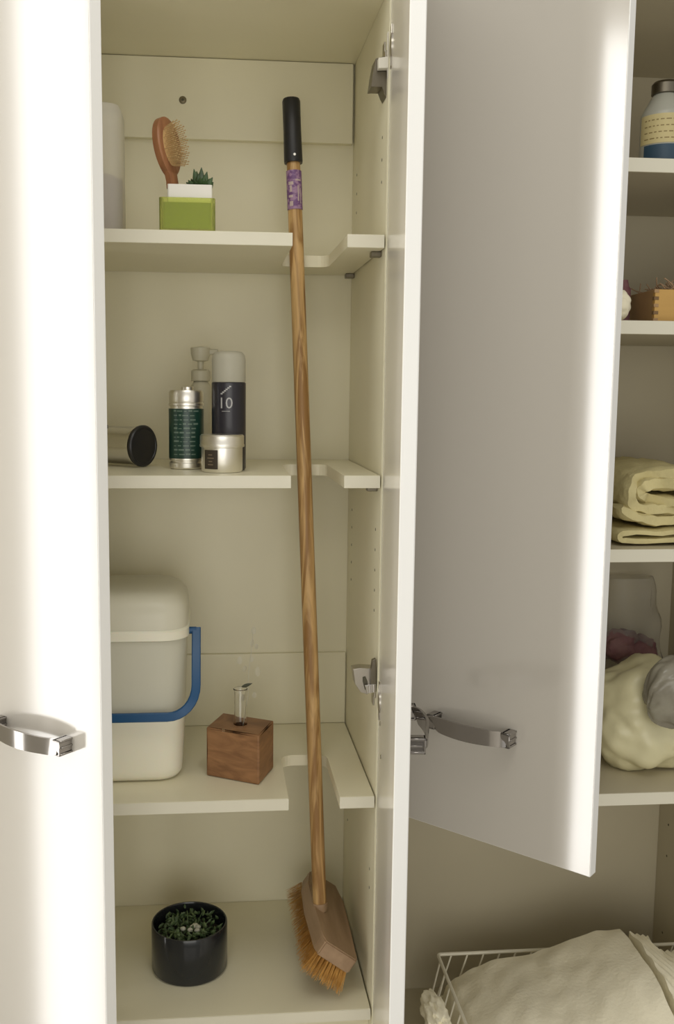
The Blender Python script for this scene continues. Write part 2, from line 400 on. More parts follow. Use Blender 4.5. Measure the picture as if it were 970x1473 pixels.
def xz_plate(name, pxs, y0, y1, mat, label=None):
    pts = [at(a, c, y0) for a, c in pxs]
    b = NB(); pts = [(min(p.x, XR-.0004), p.z) for p in pts]
    prism(b, pts, -y1, -y0, .0006, Matrix(((1,0,0,0),(0,0,-1,0),(0,1,0,0),(0,0,0,1))))
    return part(name, b, mat, sr, label=label)
def mount(zc):
    b = NB(); box(b, XR-.003, XR-.0003, .015, .075, zc-.010, zc+.010, .001); box(b, XR-.0022, XR-.0003, .028, .046, zc-.026, zc+.026, .001)
    part('mounting_plate', b, 'nickel', sr)
mount(Z(.478)); mount(Z(-.463))
xz_plate('hinge', [(541,84), (558,80), (562,100), (559,122), (557,140), (553,134), (550,124), (534,125), (537,104)], .016, .050, 'dark_metal', 'dark hinge body')
xz_plate('hinge_arm', [(545,83), (566,81), (566,98), (545,98)], .002, .014, 'white_plastic', 'white hinge cap')
xz_plate('hinge_cover', [(558,46), (562,45), (562,112), (558,110)], .003, .010, 'white_plastic', 'white cover strip')
xz_plate('hinge', [(508,963), (520,961), (536,962), (541,975), (540,992), (529,999), (519,996), (511,984)], .016, .040, 'nickel', 'grey rounded hinge body')
xz_plate('hinge_arm', [(536,950), (541,948), (542,985), (533,984), (534,965)], .006, .015, 'dark_metal', 'dark hinge arm')
xz_plate('hinge_link', [(525,986), (541,984), (541,996), (528,998)], .006, .015, 'chrome')
xz_plate('hinge_recess', [(522,974), (526,973), (529,980), (530,994), (525,992), (522,980)], .0152, .0158, 'hole')
for zc in (Z(.478), Z(-.463)):                # hinge cup set in the middle door
    b = NB(); lathe(b, [(0,0), (.0175,0), (.0175,.0016), (.015,.0022), (.013,.0008), (0,.0008)], 28, (-.026, .0003, zc-.05), Matrix.Rotation(-PI/2, 4, 'X'))
    box(b, -.034, -.018, .0003, .002, zc-.05-.028, zc-.05+.028, .0006)
    part('hinge_cup', b, 'nickel', dm, local=True, smooth=True)
for dz in (-.49, -.53):                       # screws in the inner face
    b = NB(); lathe(b, [(0,0), (.004,0), (.003,.0012), (0,.0014)], 14, (-.05-(.03 if dz < -.5 else 0), .0003, Z(dz)-.05), Matrix.Rotation(-PI/2, 4, 'X')); part('screw', b, 'chrome', dm, local=True, smooth=True)

# ------------------------------------------------------------------ broom
P0 = at(460, 1297, .135); P1 = at(419, 143, .238); ax = (P1-P0).normalized()
br = thing('broom', 'long wooden broom with black grip leaning in the shelf notches, purple sticker', 'broom', (P0.x, P0.y, z4))
def onax(py):                                  # axis point at a photo row
    lo, hi = 0., 1.
    for _ in range(40):
        mid = (lo+hi)/2; q = P0.lerp(P1, mid); v = q-CAM; y = 736.5+FPX*v.dot(AD)/v.dot(AF)
        if y > py: lo = mid
        else: hi = mid
    return P0.lerp(P1, lo)
xa_ = (Vector((1,0,0))-ax*ax.x).normalized(); ya_ = ax.cross(xa_)
rot = Matrix((xa_, ya_, ax)).transposed().to_4x4()
def axlathe(prof, n, base): b = NB(); lathe(b, prof, n, base, rot); return b
Ls = (onax(238)-P0).length+.02; S0 = P0-ax*.012
part('stick', axlathe([(0,0), (.0108,0), (.0118,.02), (.0124,.5), (.0121,Ls-.1), (.0112,Ls), (0,Ls)], 24, S0), 'stick', br, smooth=True)
G0 = onax(235); Lg = (P1-G0).length
gp = part('grip', axlathe([(0,0), (.0150,0), (.0156,.003), (.0148,Lg*.5), (.0150,Lg-.004), (.0135,Lg), (0,Lg)], 28, G0), 'black', br, smooth=True, label='black rubber end grip')
q = onax(225); b = NB(); lathe(b, [(0,0), (.0026,0), (.002,.0012), (0,.0012)], 12, q+Vector((.001,-.0152,0)), Matrix.Rotation(PI/2, 4, 'X')); part('grip_screw', b, 'alu', gp)
T0, T1 = onax(303), onax(247); Lt = (T1-T0).length
b = NB(); cylpatch(b, (0,0), .0126, -1.5, 1.5, 0, Lt, 16, .0003); b.transform(Matrix.Translation(T0) @ rot); stk = part('sticker', b, 'purple', br, smooth=True)
b = NB()
for (a0, a1, h0, h1) in ((-.9,-.2,.62,.70), (-.9,-.3,.30,.36), (.1,.9,.72,.76), (-.7,-.4,.44,.60), (.35,.5,.2,.6), (.7,.8,.15,.55), (-.8,-.3,.08,.2)):
    cylpatch(b, (0,0), .0129, a0, a1, Lt*h0, Lt*h1, 5, .0002)
b.transform(Matrix.Translation(T0) @ rot); part('sticker_print', b, 'sticker_light', stk)
# head: long axis towards the front, top face tilted to the right
e_w = Vector((.065, 0, -.044)).normalized(); e_l = Vector((.0, -1, 0)).normalized(); e_n = e_l.cross(e_w)
if e_n.z < 0: e_n = -e_n
TL = Vector((.146, .262, Z(-.872)))             # top left far corner
def hp(w, l, n): return TL+e_w*w+e_l*l+e_n*n
b = NB(); Wd, Ln, Tk = .076, .240, .027
outline = [(.010, 0), (.068, 0), (.076, .05), (Wd, .12), (Wd, Ln-.012), (Wd-.004, Ln), (.012, Ln-.004), (.008, Ln-.02), (0, Ln*.5), (0, .05)]
va = [b.verts.new(hp(w, l, 0)) for w, l in outline]; vb = [b.verts.new(hp(w, l, -Tk)) for w, l in outline]
b.faces.new(va); b.faces.new(vb); n = len(outline)
for k in range(n): b.faces.new((va[k], va[(k+1) % n], vb[(k+1) % n], vb[k]))
bmesh.ops.bevel(b, geom=b.edges[:], offset=.0022, segments=2, affect='EDGES')
part('head', b, 'head', br)
b = NB(); ring = NB()
socket_c = P0-ax*.002
part('socket', axlathe([(0,-.012), (.0135,-.012), (.0135,.0), (.0128,.0015), (0,.0015)], 20, socket_c), 'head', br, smooth=True)
b = NB()
for i in range(9):
    for j in range(26):
        w = .007+.006*(j/25)+(.0615-.006*(j/25))*i/8; l = .010+(Ln-.02)*j/25
        base = hp(w, l, -Tk+.002)
        sp = e_w*((i-4)*.0018)+e_l*((j-12.5)*.0011)
        for k in range(15):
            j0 = Vector((random.uniform(-.0022,.0022), random.uniform(-.0022,.0022), random.uniform(-.0015,.0015)))
            tip = base-e_n*random.uniform(.030,.036)+sp+j0*2.2
            if tip.z < z4+.001: tip.z = z4+.001
            if tip.x > XR-.003: tip.x = XR-.003
            a = base+j0; s1 = Vector((.00055,0,.0002)); s2 = Vector((0,.00055,0))
            v = [b.verts.new(x) for x in (a+s1, a+s2, a-s1-s2, tip+s1*.7, tip+s2*.7, tip-s1*.7-s2*.7)]
            b.faces.new((v[0],v[1],v[4],v[3])); b.faces.new((v[1],v[2],v[5],v[4])); b.faces.new((v[2],v[0],v[3],v[5])); b.faces.new(v[3:])
part('bristles', b, 'bristle', br, kind='stuff')

# ------------------------------------------------------------------ top shelf: green box with pot, plant and hairbrush
yG = .012; g0 = at(229, 327, yG); g1 = at(310, 327, yG); gw = g1.x-g0.x; gz = z1+.0006; gtop = at(270, 284, yG).z
gx = (g0.x+g1.x)/2; cy = yG+gw/2
gb = thing('green_planter', 'lime green translucent square container on the top shelf', 'container', (gx, cy, z1))
b = NB(); t = .0045
loft(b, [(rrect(g0.x, g1.x, yG, yG+gw, .006), gz), (rrect(g0.x, g1.x, yG, yG+gw, .006), gtop),
         (rrect(g0.x+t, g1.x-t, yG+t, yG+gw-t, .004), gtop), (rrect(g0.x+t, g1.x-t, yG+t, yG+gw-t, .004), gz+.004)])
part('wall', b, 'green_wall', gb, smooth=True)
b = NB(); loft(b, [(rrect(g0.x+t+.0008, g1.x-t-.0008, yG+t+.0008, yG+gw-t-.0008, .005), gz+.0045), (rrect(g0.x+t+.0008, g1.x-t-.0008, yG+t+.0008, yG+gw-t-.0008, .005), gtop-.006)])
part('contents', b, 'green_box', gb, smooth=True)
yW = yG+.012; w0 = at(241, 282, yW); w1 = at(305.5, 282, yW); wtop = at(270, 265, yW).z; ww = w1.x-w0.x; wcx = (w0.x+w1.x)/2; wy1 = yW+.062; wzb = gtop-.0055
wp = thing('square_pot', 'low white square pot standing in the green container', 'pot', (wcx, (yW+wy1)/2, wzb))
b = NB(); t = .003
loft(b, [(rrect(w0.x, w1.x, yW, wy1, .003), wzb), (rrect(w0.x, w1.x, yW, wy1, .003), wtop), (rrect(w0.x+t, w1.x-t, yW+t, wy1-t, .002), wtop), (rrect(w0.x+t, w1.x-t, yW+t, wy1-t, .002), wzb+.003)])
part('pot', b, 'white_pot', wp, smooth=True)
b = NB(); box(b, w0.x+t+.0004, w1.x-t-.0004, yW+t+.0004, wy1-t-.0004, wzb+.0032, wtop-.003, .001, 1); part('soil', b, 'soil', wp)
def leaf(base, tip, w, th=.35):
    b = NB(); base = Vector(base); tip = Vector(tip); d = tip-base; L = d.length; d.normalize()
    rings = []; s = d.cross(Vector((.1,1,.2))).normalized(); u = s.cross(d)
    for k, r in enumerate((.35, .8, 1., .85, .5, .08)):
        c = base+d*L*k/5
        rings.append([b.verts.new(c+(s*math.cos(a)*r+u*math.sin(a)*r*th)*w) for a in [2*PI*q/8 for q in range(8)]])
    for a, c in zip(rings, rings[1:]):
        for k in range(8): b.faces.new((a[k], a[(k+1) % 8], c[(k+1) % 8], c[k]))
    b.faces.new(rings[0]); b.faces.new(rings[-1][::-1]); return b
pc = at(288, 266, yW+.028); pl = thing('succulent', 'small dark green succulent in the white square pot', 'plant', (pc.x, pc.y, wtop-.004))
for (px, py, dy, w) in ((279,243,0,.0052), (290,241,.006,.006), (298,247,-.004,.0055), (307,262,0,.006), (268,262,-.002,.005), (285,250,-.012,.006), (294,254,-.014,.006), (302,257,.01,.0055), (275,257,.008,.0055), (283,246,.012,.005), (306,255,-.006,.005), (271,259,-.012,.005), (288,256,-.018,.006), (298,260,-.018,.006), (280,260,-.018,.006)):
    tip = at(px, py, pc.y+dy*1.3); base = Vector((pc.x+(tip.x-pc.x)*.35, pc.y+dy*.4, wtop-.004))
    part('leaf', leaf(base, tip, w, .55), 'leaf', pl, smooth=True)
# hairbrush
yB = yW+.022
hb0 = at(249, 262, yB); hbt = at(238, 168, yB+.012); bc = at(241, 214, yB+.006)
hair = thing('hairbrush', 'wooden paddle hairbrush standing upright in the white pot', 'hairbrush', (hb0.x, hb0.y, wtop-.01))
up = (hbt-at(249, 265, yB)).normalized(); fr = Vector((.84, -.54, 0)); fr = (fr-up*fr.dot(up)).normalized(); sd = up.cross(fr).normalized()
Hh = (hbt-at(246, 252, yB)).length
def paddle(off0, off1, sx, sz, n=36, cz=0, dome=False):
    b = NB(); c = at(240.5, 212, yB+.006)+up*cz
    def rg(o, k): return [b.verts.new(c+sd*math.cos(2*PI*i/n)*sx*k*(1-.10*math.sin(2*PI*i/n)*-1)+up*math.sin(2*PI*i/n)*sz*k+fr*o) for i in range(n)]
    levels = [(off0, .90), (off0+.002, 1.), (off1-.002, 1.), (off1, .92)] if not dome else [(off0, 1.), (off1-.002, .93), (off1, .72), (off1+.0012, .3)]
    R = [rg(*l) for l in levels]
    for a, d in zip(R, R[1:]):
        for i in range(n): b.faces.new((a[i], a[(i+1) % n], d[(i+1) % n], d[i]))
    b.faces.new(R[0]); b.faces.new(R[-1]); return b
b = paddle(-.0065, .0065, .029, Hh/2)
part('paddle', b, 'brush_wood', hair, smooth=True)
part('cushion', paddle(.0055, .008, .021, Hh/2-.010, dome=True), 'cushion', hair, smooth=True)
b = NB(); cc = at(246, 252, yB)+up*.012; prev = None
h_pts = [at(244, 246, yB+.002), at(246.5, 254, yB), at(248, 262, yB), at(249, 272, yB)]
hw = [.0135, .0105, .0100, .0105]
rings = [[b.verts.new(c+sd*a*w_+fr*f_) for a, f_ in ((-1,-.004), (-.6,-.006), (.6,-.006), (1,-.004), (1,.004), (.6,.006), (-.6,.006), (-1,.004))] for c, w_ in zip(h_pts, hw)]
for a, d in zip(rings, rings[1:]):
    for k in range(8): b.faces.new((a[k], a[(k+1) % 8], d[(k+1) % 8], d[k]))
b.faces.new(rings[0]); b.faces.new(rings[-1]); part('brush_handle', b, 'brush_wood', hair, smooth=True)
b = NB(); c0 = at(240.5, 212, yB+.006)
for i in range(-3, 4):
    for j in range(-7, 8):
        x, y = i/3.5+(.14 if j % 2 else 0), j/7.6
        if x*x+y*y > .98: continue
        a = c0+sd*x*.019+up*y*(Hh/2-.012)+fr*.007; tip = a+fr*.0165+sd*x*.004+up*y*.004
        tube(b, [a, a.lerp(tip, .5), tip], .0006, 5); tube(b, [tip, tip+fr*.0012], .0011, 5)
part('pins', b, 'pin', hair, kind='stuff')
# frosted bottle at the left of the top shelf
x1 = at(175, 200, .12).x; zt_ = at(175, 148, .12).z
fb = thing('frosted_bottle', 'tall frosted plastic bottle half hidden behind the left door', 'bottle', (x1-.045, .15, z1))
b = NB(); R_ = lambda d: rrect(x1-.09+d, x1-d, .105+d, .195-d, .02)
loft(b, [(R_(.004), z1+.0005), (R_(0), z1+.006), (R_(0), zt_-.012), (R_(.004), zt_-.003), (R_(.012), zt_)])
part('bottle', b, 'frost_bottle', fb, smooth=True)
b = NB(); R2 = lambda d: rrect(x1-.082+d, x1-.010-d, .113+d, .187-d, .016)
loft(b, [(R2(0), z1+.006), (R2(0), z1+.095), (R2(.006), z1+.10)]); part('contents', b, 'violet', fb, smooth=True)

# ------------------------------------------------------------------ middle shelf toiletries
def cyl_thing(px, py, shelf_z, wpx):
    P = onz(px, py, shelf_z); v = P-CAM; s = FPX/v.dot(AF); r = wpx/2/s
    c = Vector((P.x, P.y+r, shelf_z)); s2 = FPX/(c-CAM).dot(AF); return c, wpx/2/s2, s2
# tin
c, r, s = cyl_thing(268, 676, z2, 49)
tin = thing('powder_tin', 'green labelled metal tin with silver lid', 'tin', c); H = 117/s
b = NB(); lathe(b, [(0,.0006), (r*.92,.0006), (r,.003), (r,.010), (r*.94,.012), (r*.94,.0135), (r,.015), (r,H*.74), (0,H*.74)], 36, c); tb = part('can', b, 'alu', tin, smooth=True)
b = NB(); lathe(b, [(r*.95,H*.74), (r*.95,H*.765), (r*1.02,H*.775), (r*1.02,H*.80), (r*.97,H*.81), (r*1.0,H*.83), (r*1.0,H*.925), (r*.93,H*.955), (0,H*.955)], 36, c); part('lid', b, 'alu', tin, smooth=True)
b = NB(); lathe(b, [(r*.36,H*.954), (r*.36,H*.995), (r*.33,H), (0,H)], 24, c+Vector((.002,0,0))); part('lid_knob', b, 'alu', tin, smooth=True)
b = NB(); cylpatch(b, c, r+.0002, -2.6, 2.6, c.z+H*.135, c.z+H*.735, 40, .0004); lb = part('label', b, 'green_label', tin, smooth=True)
b = NB(); random.seed(3)
for k in range(11):
    z = c.z+H*(.70-.052*k); a = -.75
    while a < .45:
        l = random.uniform(.12,.34)
        cylpatch(b, c, r+.0007, a, a+l, z, z+H*random.choice((.010,.014,.02)), 3, .0001); a += l+random.uniform(.05,.12)
part('print', b, 'print', lb)
# deodorant
c, r, s = cyl_thing(330, 679, z2, 49)
c.y += .012; deo = thing('spray_can', 'dark labelled spray can with frosted cap and the number ten', 'spray can', c); H = 170/s
b = NB(); lathe(b, [(0,.0006), (r*.93,.0006), (r,.004), (r,H*.735), (r*.95,H*.742), (0,H*.742)], 36, c); part('can', b, 'navy', deo, smooth=True)
b = NB(); lathe(b, [(r*.96,H*.743), (r*.985,H*.75), (r*.985,H*.93), (r*.93,H*.97), (r*.78,H*.993), (r*.5,H), (0,H)], 36, c); part('cap', b, 'frost', deo, smooth=True)
b = text_on_cyl('10', .024, c, r+.0003, -.22, c.z+H*.565); part('number', b, 'white_print', deo)
b = NB()
for k in range(6):
    a = -.50+k*.10; cylpatch(b, c, r+.0002, a, a+.12, c.z+H*(.64+.012*k), c.z+H*(.652+.012*k), 2, .0003)
part('emblem', b, 'white_print', deo)
b = NB(); cylpatch(b, c, r+.0002, -.42, .05, c.z+H*.50, c.z+H*.504, 4, .0003); part('underline', b, 'white_print', deo)
# jar
c, r, s = cyl_thing(320, 681, z2, 64)
jar = thing('cream_jar', 'short round aluminium jar with small dark square label', 'jar', c); H = 54/s
b = NB(); lathe(b, [(0,.0006), (r*.88,.0006), (r*.92,.003), (r*.92,H*.66), (0,H*.66)], 40, c); part('jar', b, 'alu', jar, smooth=True)
b = NB(); lathe(b, [(r*.94,H*.655), (r*1.0,H*.67), (r*1.01,H*.72), (r*.985,H*.74), (r*.985,H*.95), (r*.93,H*.99), (0,H)], 40, c); part('lid', b, 'alu', jar, smooth=True)
b = NB(); cylpatch(b, c, r*.921, -.98, -.22, c.z+H*.10, c.z+H*.60, 10, .0003); lb = part('label', b, 'jar_label', jar, smooth=True)
b = NB()
for k, (a0, a1) in enumerate(((-.72,-.50), (-.78,-.42), (-.70,-.50), (-.74,-.46))): cylpatch(b, c, r*.921+.0003, a0, a1, c.z+H*(.46-.085*k), c.z+H*(.485-.085*k), 3, .0002)
part('print', b, 'gold_print', lb)
# pump bottle behind
c = onz(292, 671, z2); c.y = .235; c = at(289, 600, .235); c.z = z2; s = FPX/(c-CAM).dot(AF)
pb = thing('pump_bottle', 'pale plastic pump bottle behind the tin and spray can', 'bottle', c); H = 165/s; r = .019
b = NB(); lathe(b, [(0,.0006), (r*.95,.0006), (r,.003), (r,H*.62), (r*.8,H*.69), (r*.55,H*.72), (0,H*.72)], 28, c); part('bottle', b, 'pump', pb, smooth=True)
b = NB(); lathe(b, [(.015,H*.715), (.016,H*.72), (.016,H*.80), (.012,H*.815), (0,H*.815)], 24, c); part('collar', b, 'pump', pb, smooth=True)
b = NB(); lathe(b, [(.005,H*.81), (.005,H*.88), (.013,H*.89), (.0165,H*.95), (.0165,H*1.0), (0,H*1.01)], 24, c)
box(b, c.x+.004, c.x+.030, c.y-.006, c.y+.006, c.z+H*.94, c.z+H*.99, .003); part('pump_head', b, 'pump', pb, smooth=True)
# chrome cylinder lying down (hair dryer barrel)
ec = at(208, 645, .155); s = FPX/(ec-CAM).dot(AF); r = 30/s; ec.z = z2+r+.0008
dirv = Vector((.80, -.60, 0)).normalized(); rotd = dirv.to_track_quat('Z', 'Y').to_matrix().to_4x4()
dry = thing('chrome_flask', 'chrome cylinder with black end cap lying on its side', 'flask', (ec.x-.04, ec.y+.03, z2))
Lc = .115; B0 = ec-dirv*Lc
b = NB(); lathe(b, [(0,0), (r*.88,0), (r*.92,.004), (r*.92,Lc-.016), (r*.95,Lc-.014), (r*.95,Lc-.009), (0,Lc-.009)], 36, B0, rotd); part('barrel', b, 'chrome', dry, smooth=True)
b = NB(); lathe(b, [(r*.93,Lc-.0085), (r,Lc-.006), (r,Lc-.002), (r*.94,Lc), (r*.86,Lc), (r*.83,Lc-.0012), (0,Lc-.0012)], 36, B0, rotd); part('end_cap', b, 'black', dry, smooth=True)
b = NB(); tube(b, [B0+dirv*.035+Vector((0,0,r*.8)), B0+dirv*.028+Vector((0,0,r*1.0))+dirv*.0, B0+dirv*.01+Vector((0,0,r*1.08))], .004, 8); part('button', b, 'black', dry, smooth=True)

# ------------------------------------------------------------------ third shelf
zs = z3+.0006
bx1 = at(262, 1110, .074).x; byf = .074; rimz = at(200, 910, .08).z; topz = at(200, 852, .09).z; rx1 = at(271, 905, .12).x
bw = .235; bd = .19; bcx = bx1-bw/2; bcy = byf+bd/2
bk = thing('bucket', 'white plastic tub with lid and blue strap handle, cut off by left door', 'bucket', (bcx, bcy, z3))
def rr(d, r_): return rrect(bcx-bw/2-d, bcx+bw/2+d, bcy-bd/2-d, bcy+bd/2+d, r_, 8)
gap = rx1-bx1; Hb = rimz-zs; fl = Z(-.515)
def fx(z): return gap*.72*(z-zs)/Hb
b = NB(); loft(b, [(rr(-.016,.028), zs), (rr(-.006,.034), zs+.003), (rr(-.001,.038), zs+.010), (rr(0,.040), zs+.022), (rr(fx(fl),.040), fl)]); part('body', b, 'bucket', bk, smooth=True)
b = NB(); loft(b, [(rr(fx(fl),.040), fl+.0003), (rr(gap*.70,.042), rimz-.012)]); part('upper_body', b, 'bucket_up', bk, smooth=True)
b = NB(); loft(b, [(rr(gap*.72,.042), rimz-.0118), (rr(gap*1.15,.043), rimz-.010), (rr(gap*1.15,.043), rimz+.003), (rr(gap*.9,.043), rimz+.006)]); part('rim', b, 'bucket', bk, smooth=True)
b = NB(); hl = topz-rimz
loft(b, [(rr(gap*.92,.043), rimz+.0062), (rr(gap*.85,.043), rimz+hl*.45), (rr(gap*.55,.042), rimz+hl*.68), (rr(-.004,.040), rimz+hl*.88), (rr(-.016,.034), rimz+hl*.97), (rr(-.030,.028), rimz+hl)]); part('lid', b, 'bucket_lid', bk, smooth=True)
# strap: from side pivots down and forward, across the front
hx = at(282.5, 960, .10).x; zp = at(283, 904, .12).z; zlow = at(220, 1031, .055).z; r = .045
pts = []
yp = .125; yl = byf-.022
def yy(z): return yl+(yp-yl)*max(0, (z-zlow)/(zp-zlow))**1.3
pts.append((hx, yy(zp), zp))
for k in range(1, 7): z = zp+(zlow+r-zp)*k/6; pts.append((hx, yy(z), z))
for k in range(1, 9): a = k*PI/2/8; z = zlow+r-r*math.sin(a); pts.append((hx-r+r*math.cos(a), yy(z), z))
mir = [(2*bcx-x, y, z) for x, y, z in pts][::-1]
full = pts+mir
b = NB(); Nn = len(full); rings = []
for i, p in enumerate(full):
    p = Vector(p); d = (Vector(full[min(i+1, Nn-1)])-Vector(full[max(i-1, 0)])).normalized(); nn = Vector((0,1,0)); nn = (nn-d*nn.dot(d)).normalized(); wv = d.cross(nn)
    rings.append([b.verts.new(p+wv*a*.0072+nn*c_*.003) for a, c_ in ((-1,-.6), (-.8,-1), (.8,-1), (1,-.6), (1,.6), (.8,1), (-.8,1), (-1,.6))])
for a, c_ in zip(rings, rings[1:]):
    for k in range(8): b.faces.new((a[k], a[(k+1) % 8], c_[(k+1) % 8], c_[k]))
b.faces.new(rings[0]); b.faces.new(rings[-1][::-1]); part('strap_handle', b, 'blue', bk, smooth=True, label='blue strap handle')
for sx in (1, -1):
    b = NB(); xx = bcx+sx*(hx-bcx); lathe(b, [(0,0), (.006,0), (.006,.012), (0,.012)], 14, (xx, yp, zp-.004), Matrix.Rotation(-sx*PI/2, 4, 'Y'))
    part('pivot', b, 'blue', bk, smooth=True)
# wooden cube vase
ca = Vector((.048, .054)); cl = Vector((-.036, .100)); crr = Vector((.076, .125))
cu = thing('wooden_block_vase', 'brown wooden cube with a hole, beside the bucket', 'vase', ((cl.x+crr.x)/2, (cl.y+crr.y)/2, z3))
h = .082; rt = [(ca.x, ca.y), (crr.x, crr.y), (crr.x+cl.x-ca.x, crr.y+cl.y-ca.y), (cl.x, cl.y)]
cen = Vector(((cl.x+crr.x)/2, (cl.y+crr.y)/2, 0))
b = NB(); hr = .0115; n = 24
# block with a round well in the top
t = NB(); vb = [t.verts.new((x, y, zs)) for x, y in rt]; vt = [t.verts.new((x, y, zs+h)) for x, y in rt]
t.faces.new(vb)
for k in range(4): t.faces.new((vb[k], vb[(k+1) % 4], vt[(k+1) % 4], vt[k]))
a0 = math.atan2(rt[0][1]-cen.y, rt[0][0]-cen.x)
rg = [t.verts.new((cen.x+hr*math.cos(a0+2*PI*k/n), cen.y+hr*math.sin(a0+2*PI*k/n), zs+h)) for k in range(n)]
rb = [t.verts.new((v.co.x, v.co.y, zs+h-.05)) for v in rg]
for q in range(4):
    seg = [rg[(q*6+k) % n] for k in range(7)]; t.faces.new([vt[q], *seg, vt[(q+1) % 4]])
for k in range(n): t.faces.new((rg[k], rg[(k+1) % n], rb[(k+1) % n], rb[k]))
t.faces.new(rb)
es = [e for e in t.edges if all(v in vb+vt for v in e.verts)]
bmesh.ops.bevel(t, geom=es, offset=.0028, segments=3, affect='EDGES', profile=.5)
merge(b, t); part('block', b, 'cube', cu)
gt = zs+h+.055
b = NB(); cg = Vector((cen.x, cen.y, 0)); lathe(b, [(0,zs+h-.048), (.0095,zs+h-.048), (.0100,zs+h-.044), (.0100,gt), (.0118,gt+.004), (.0108,gt+.005), (.0090,gt), (.0088,zs+h-.042), (0,zs+h-.043)], 24, cg); part('glass_tube', b, 'glass', cu, smooth=True)
sg = thing('dried_sprig', 'thin dried sprig with papery petals in the wooden cube vase', 'plant', (cen.x, cen.y, zs+h))
Y = cen.y
st = [Vector((cen.x, Y, zs+h-.03)), at(357, 1000, Y), at(358, 965, Y), at(362, 935, Y), at(365, 903, Y)]
b = NB(); tube(b, st, .0007, 6); part('stem', b, 'petal', sg)
for i, (px, py, rr_) in enumerate(((365,907,.006), (363,925,.006), (369,930,.005), (371,966,.008), (345,950,.007), (352,962,.006), (362,948,.005), (350,1003,.006), (366,1000,.006))):
    c = at(px, py, Y-.004+.002*(i % 4)); b = NB()
    lathe(b, [(0,-.0004), (rr_*.7,-.0005), (rr_,0), (rr_*.7,.0006), (0,.0005)], 12, c, Matrix.Rotation(PI/2+.3*(i % 3-1), 4, 'X') @ Matrix.Rotation(.5*(i % 2), 4, 'Y') @ Matrix.Scale(.62, 4, (1,0,0)))
    part('petal', b, 'petal', sg, smooth=True)
part('dark_leaf', leaf(at(348, 988, Y-.012), at(363, 983, Y-.012), .0032, .5), 'dry_leaf', sg, smooth=True, label='small dark leaf')

# ------------------------------------------------------------------ bottom shelf pot
c, r, s = cyl_thing(272, 1420, z4, 108)
H = .082; t = .004
pot = thing('round_pot', 'round glossy black pot on the bottom shelf', 'pot', c)
b = NB(); lathe(b, [(0,.0006), (r*.95,.0006), (r,.005), (r,H-.002), (r-.001,H), (r-t+.001,H), (r-t,H-.002), (r-t,.012), (0,.012)], 56, c); part('pot', b, 'black_gloss', pot, smooth=True)
b = NB(); lathe(b, [(0,.0125), (r-t-.0005,.0125), (r-t-.0005,H-.030), (0,H-.026)], 40, c); part('soil', b, 'soil', pot)
pp = thing('trailing_plant', 'small leaved green plant growing inside the black pot', 'plant', (c.x, c.y, c.z+H-.03))
random.seed(11); b = NB()
def add(b, t): merge(b, t)
for k in range(330):
    a = random.uniform(0, 2*PI); q = random.uniform(.30,.90)*(r-t)
    if random.random() < .12: q = random.uniform(0, .3)*(r-t)
    z = c.z+H-.024+random.uniform(-.002,.018)*(1 if q > .4*r else .35)
    p = Vector((c.x+q*math.cos(a), c.y+q*math.sin(a), z)); dv = Vector((random.uniform(-1,1), random.uniform(-1,1), random.uniform(.1,1))).normalized()
    tip = p+dv*random.uniform(.007,.012)
    dd = Vector((tip.x-c.x, tip.y-c.y)); 
    if dd.length > r-t-.003: dd = dd.normalized()*(r-t-.003); tip.x = c.x+dd.x; tip.y = c.y+dd.y
    add(b, leaf(p, tip, random.uniform(.0022,.0034), .4))
part('foliage', b, 'leaf2', pp, kind='stuff', smooth=True)
for k in range(9):
    a = 2*PI*k/9+.3; b = NB(); q = r*.62; p0 = Vector((c.x+q*.5*math.cos(a), c.y+q*.5*math.sin(a), c.z+H-.027)); p1 = Vector((c.x+q*math.cos(a), c.y+q*math.sin(a), c.z+H-.004))
    tube(b, [p0, p0.lerp(p1, .5)+Vector((0,0,.004)), p1], .0011, 6); part('stem', b, 'leaf2', pp, smooth=True)
random.seed(5)
for k in range(7):
    q = Vector((c.x+random.uniform(-.012,.016), c.y+random.uniform(-.010,.010), c.z+H-.014)); b = NB(); blob(b, q, .005, .004, .0035, .2, 5, k, 2)
    part('pebble', b, 'pebble', pp, smooth=True)

# ------------------------------------------------------------------ right unit
# bottle with label
yb = .10; xl = at(937, 200, yb).x; R0 = .036; c = Vector((xl+R0, yb+R0, RS[1]))
bo = thing('apothecary_bottle', 'blue and grey bottle with cream handwritten label on the top right shelf', 'bottle', c)
zc = lambda py: at(950, py, yb+R0*.4).z-RS[1]
b = NB(); lathe(b, [(0,.0006), (R0*.97,.0006), (R0,.004), (R0,zc(163)), (R0*.95,zc(158)), (R0*.62,zc(137)), (R0*.50,zc(131)), (0,zc(131))], 36, c); bb = part('bottle', b, 'steel_blue', bo, smooth=True)
b = NB(); lathe(b, [(R0*.50,zc(131)), (R0*.60,zc(130)), (R0*.60,zc(116)), (R0*.5,zc(112)), (0,zc(112))], 24, c); part('cap', b, 'dark_metal', bo, smooth=True)
b = NB(); cylpatch(b, c, R0+.0002, -1.6, 1.6, c.z+zc(207), c.z+zc(165), 24, .0005); lb = part('label', b, 'cream_label', bo, smooth=True)
b = NB(); random.seed(2)
for k in range(4):
    a = -1.3
    while a < .8:
        l = random.uniform(.08,.22); z = c.z+zc(201)+k*.0095; cylpatch(b, c, R0+.0008, a, a+l, z, z+.0016, 2, .0001); a += l+.08
part('print', b, 'ink', lb)
b = NB(); cylpatch(b, c, R0+.0002, -1.3, 1.6, c.z+.004, c.z+zc(209), 24, .0005); part('band', b, 'blue_body', bo, smooth=True)
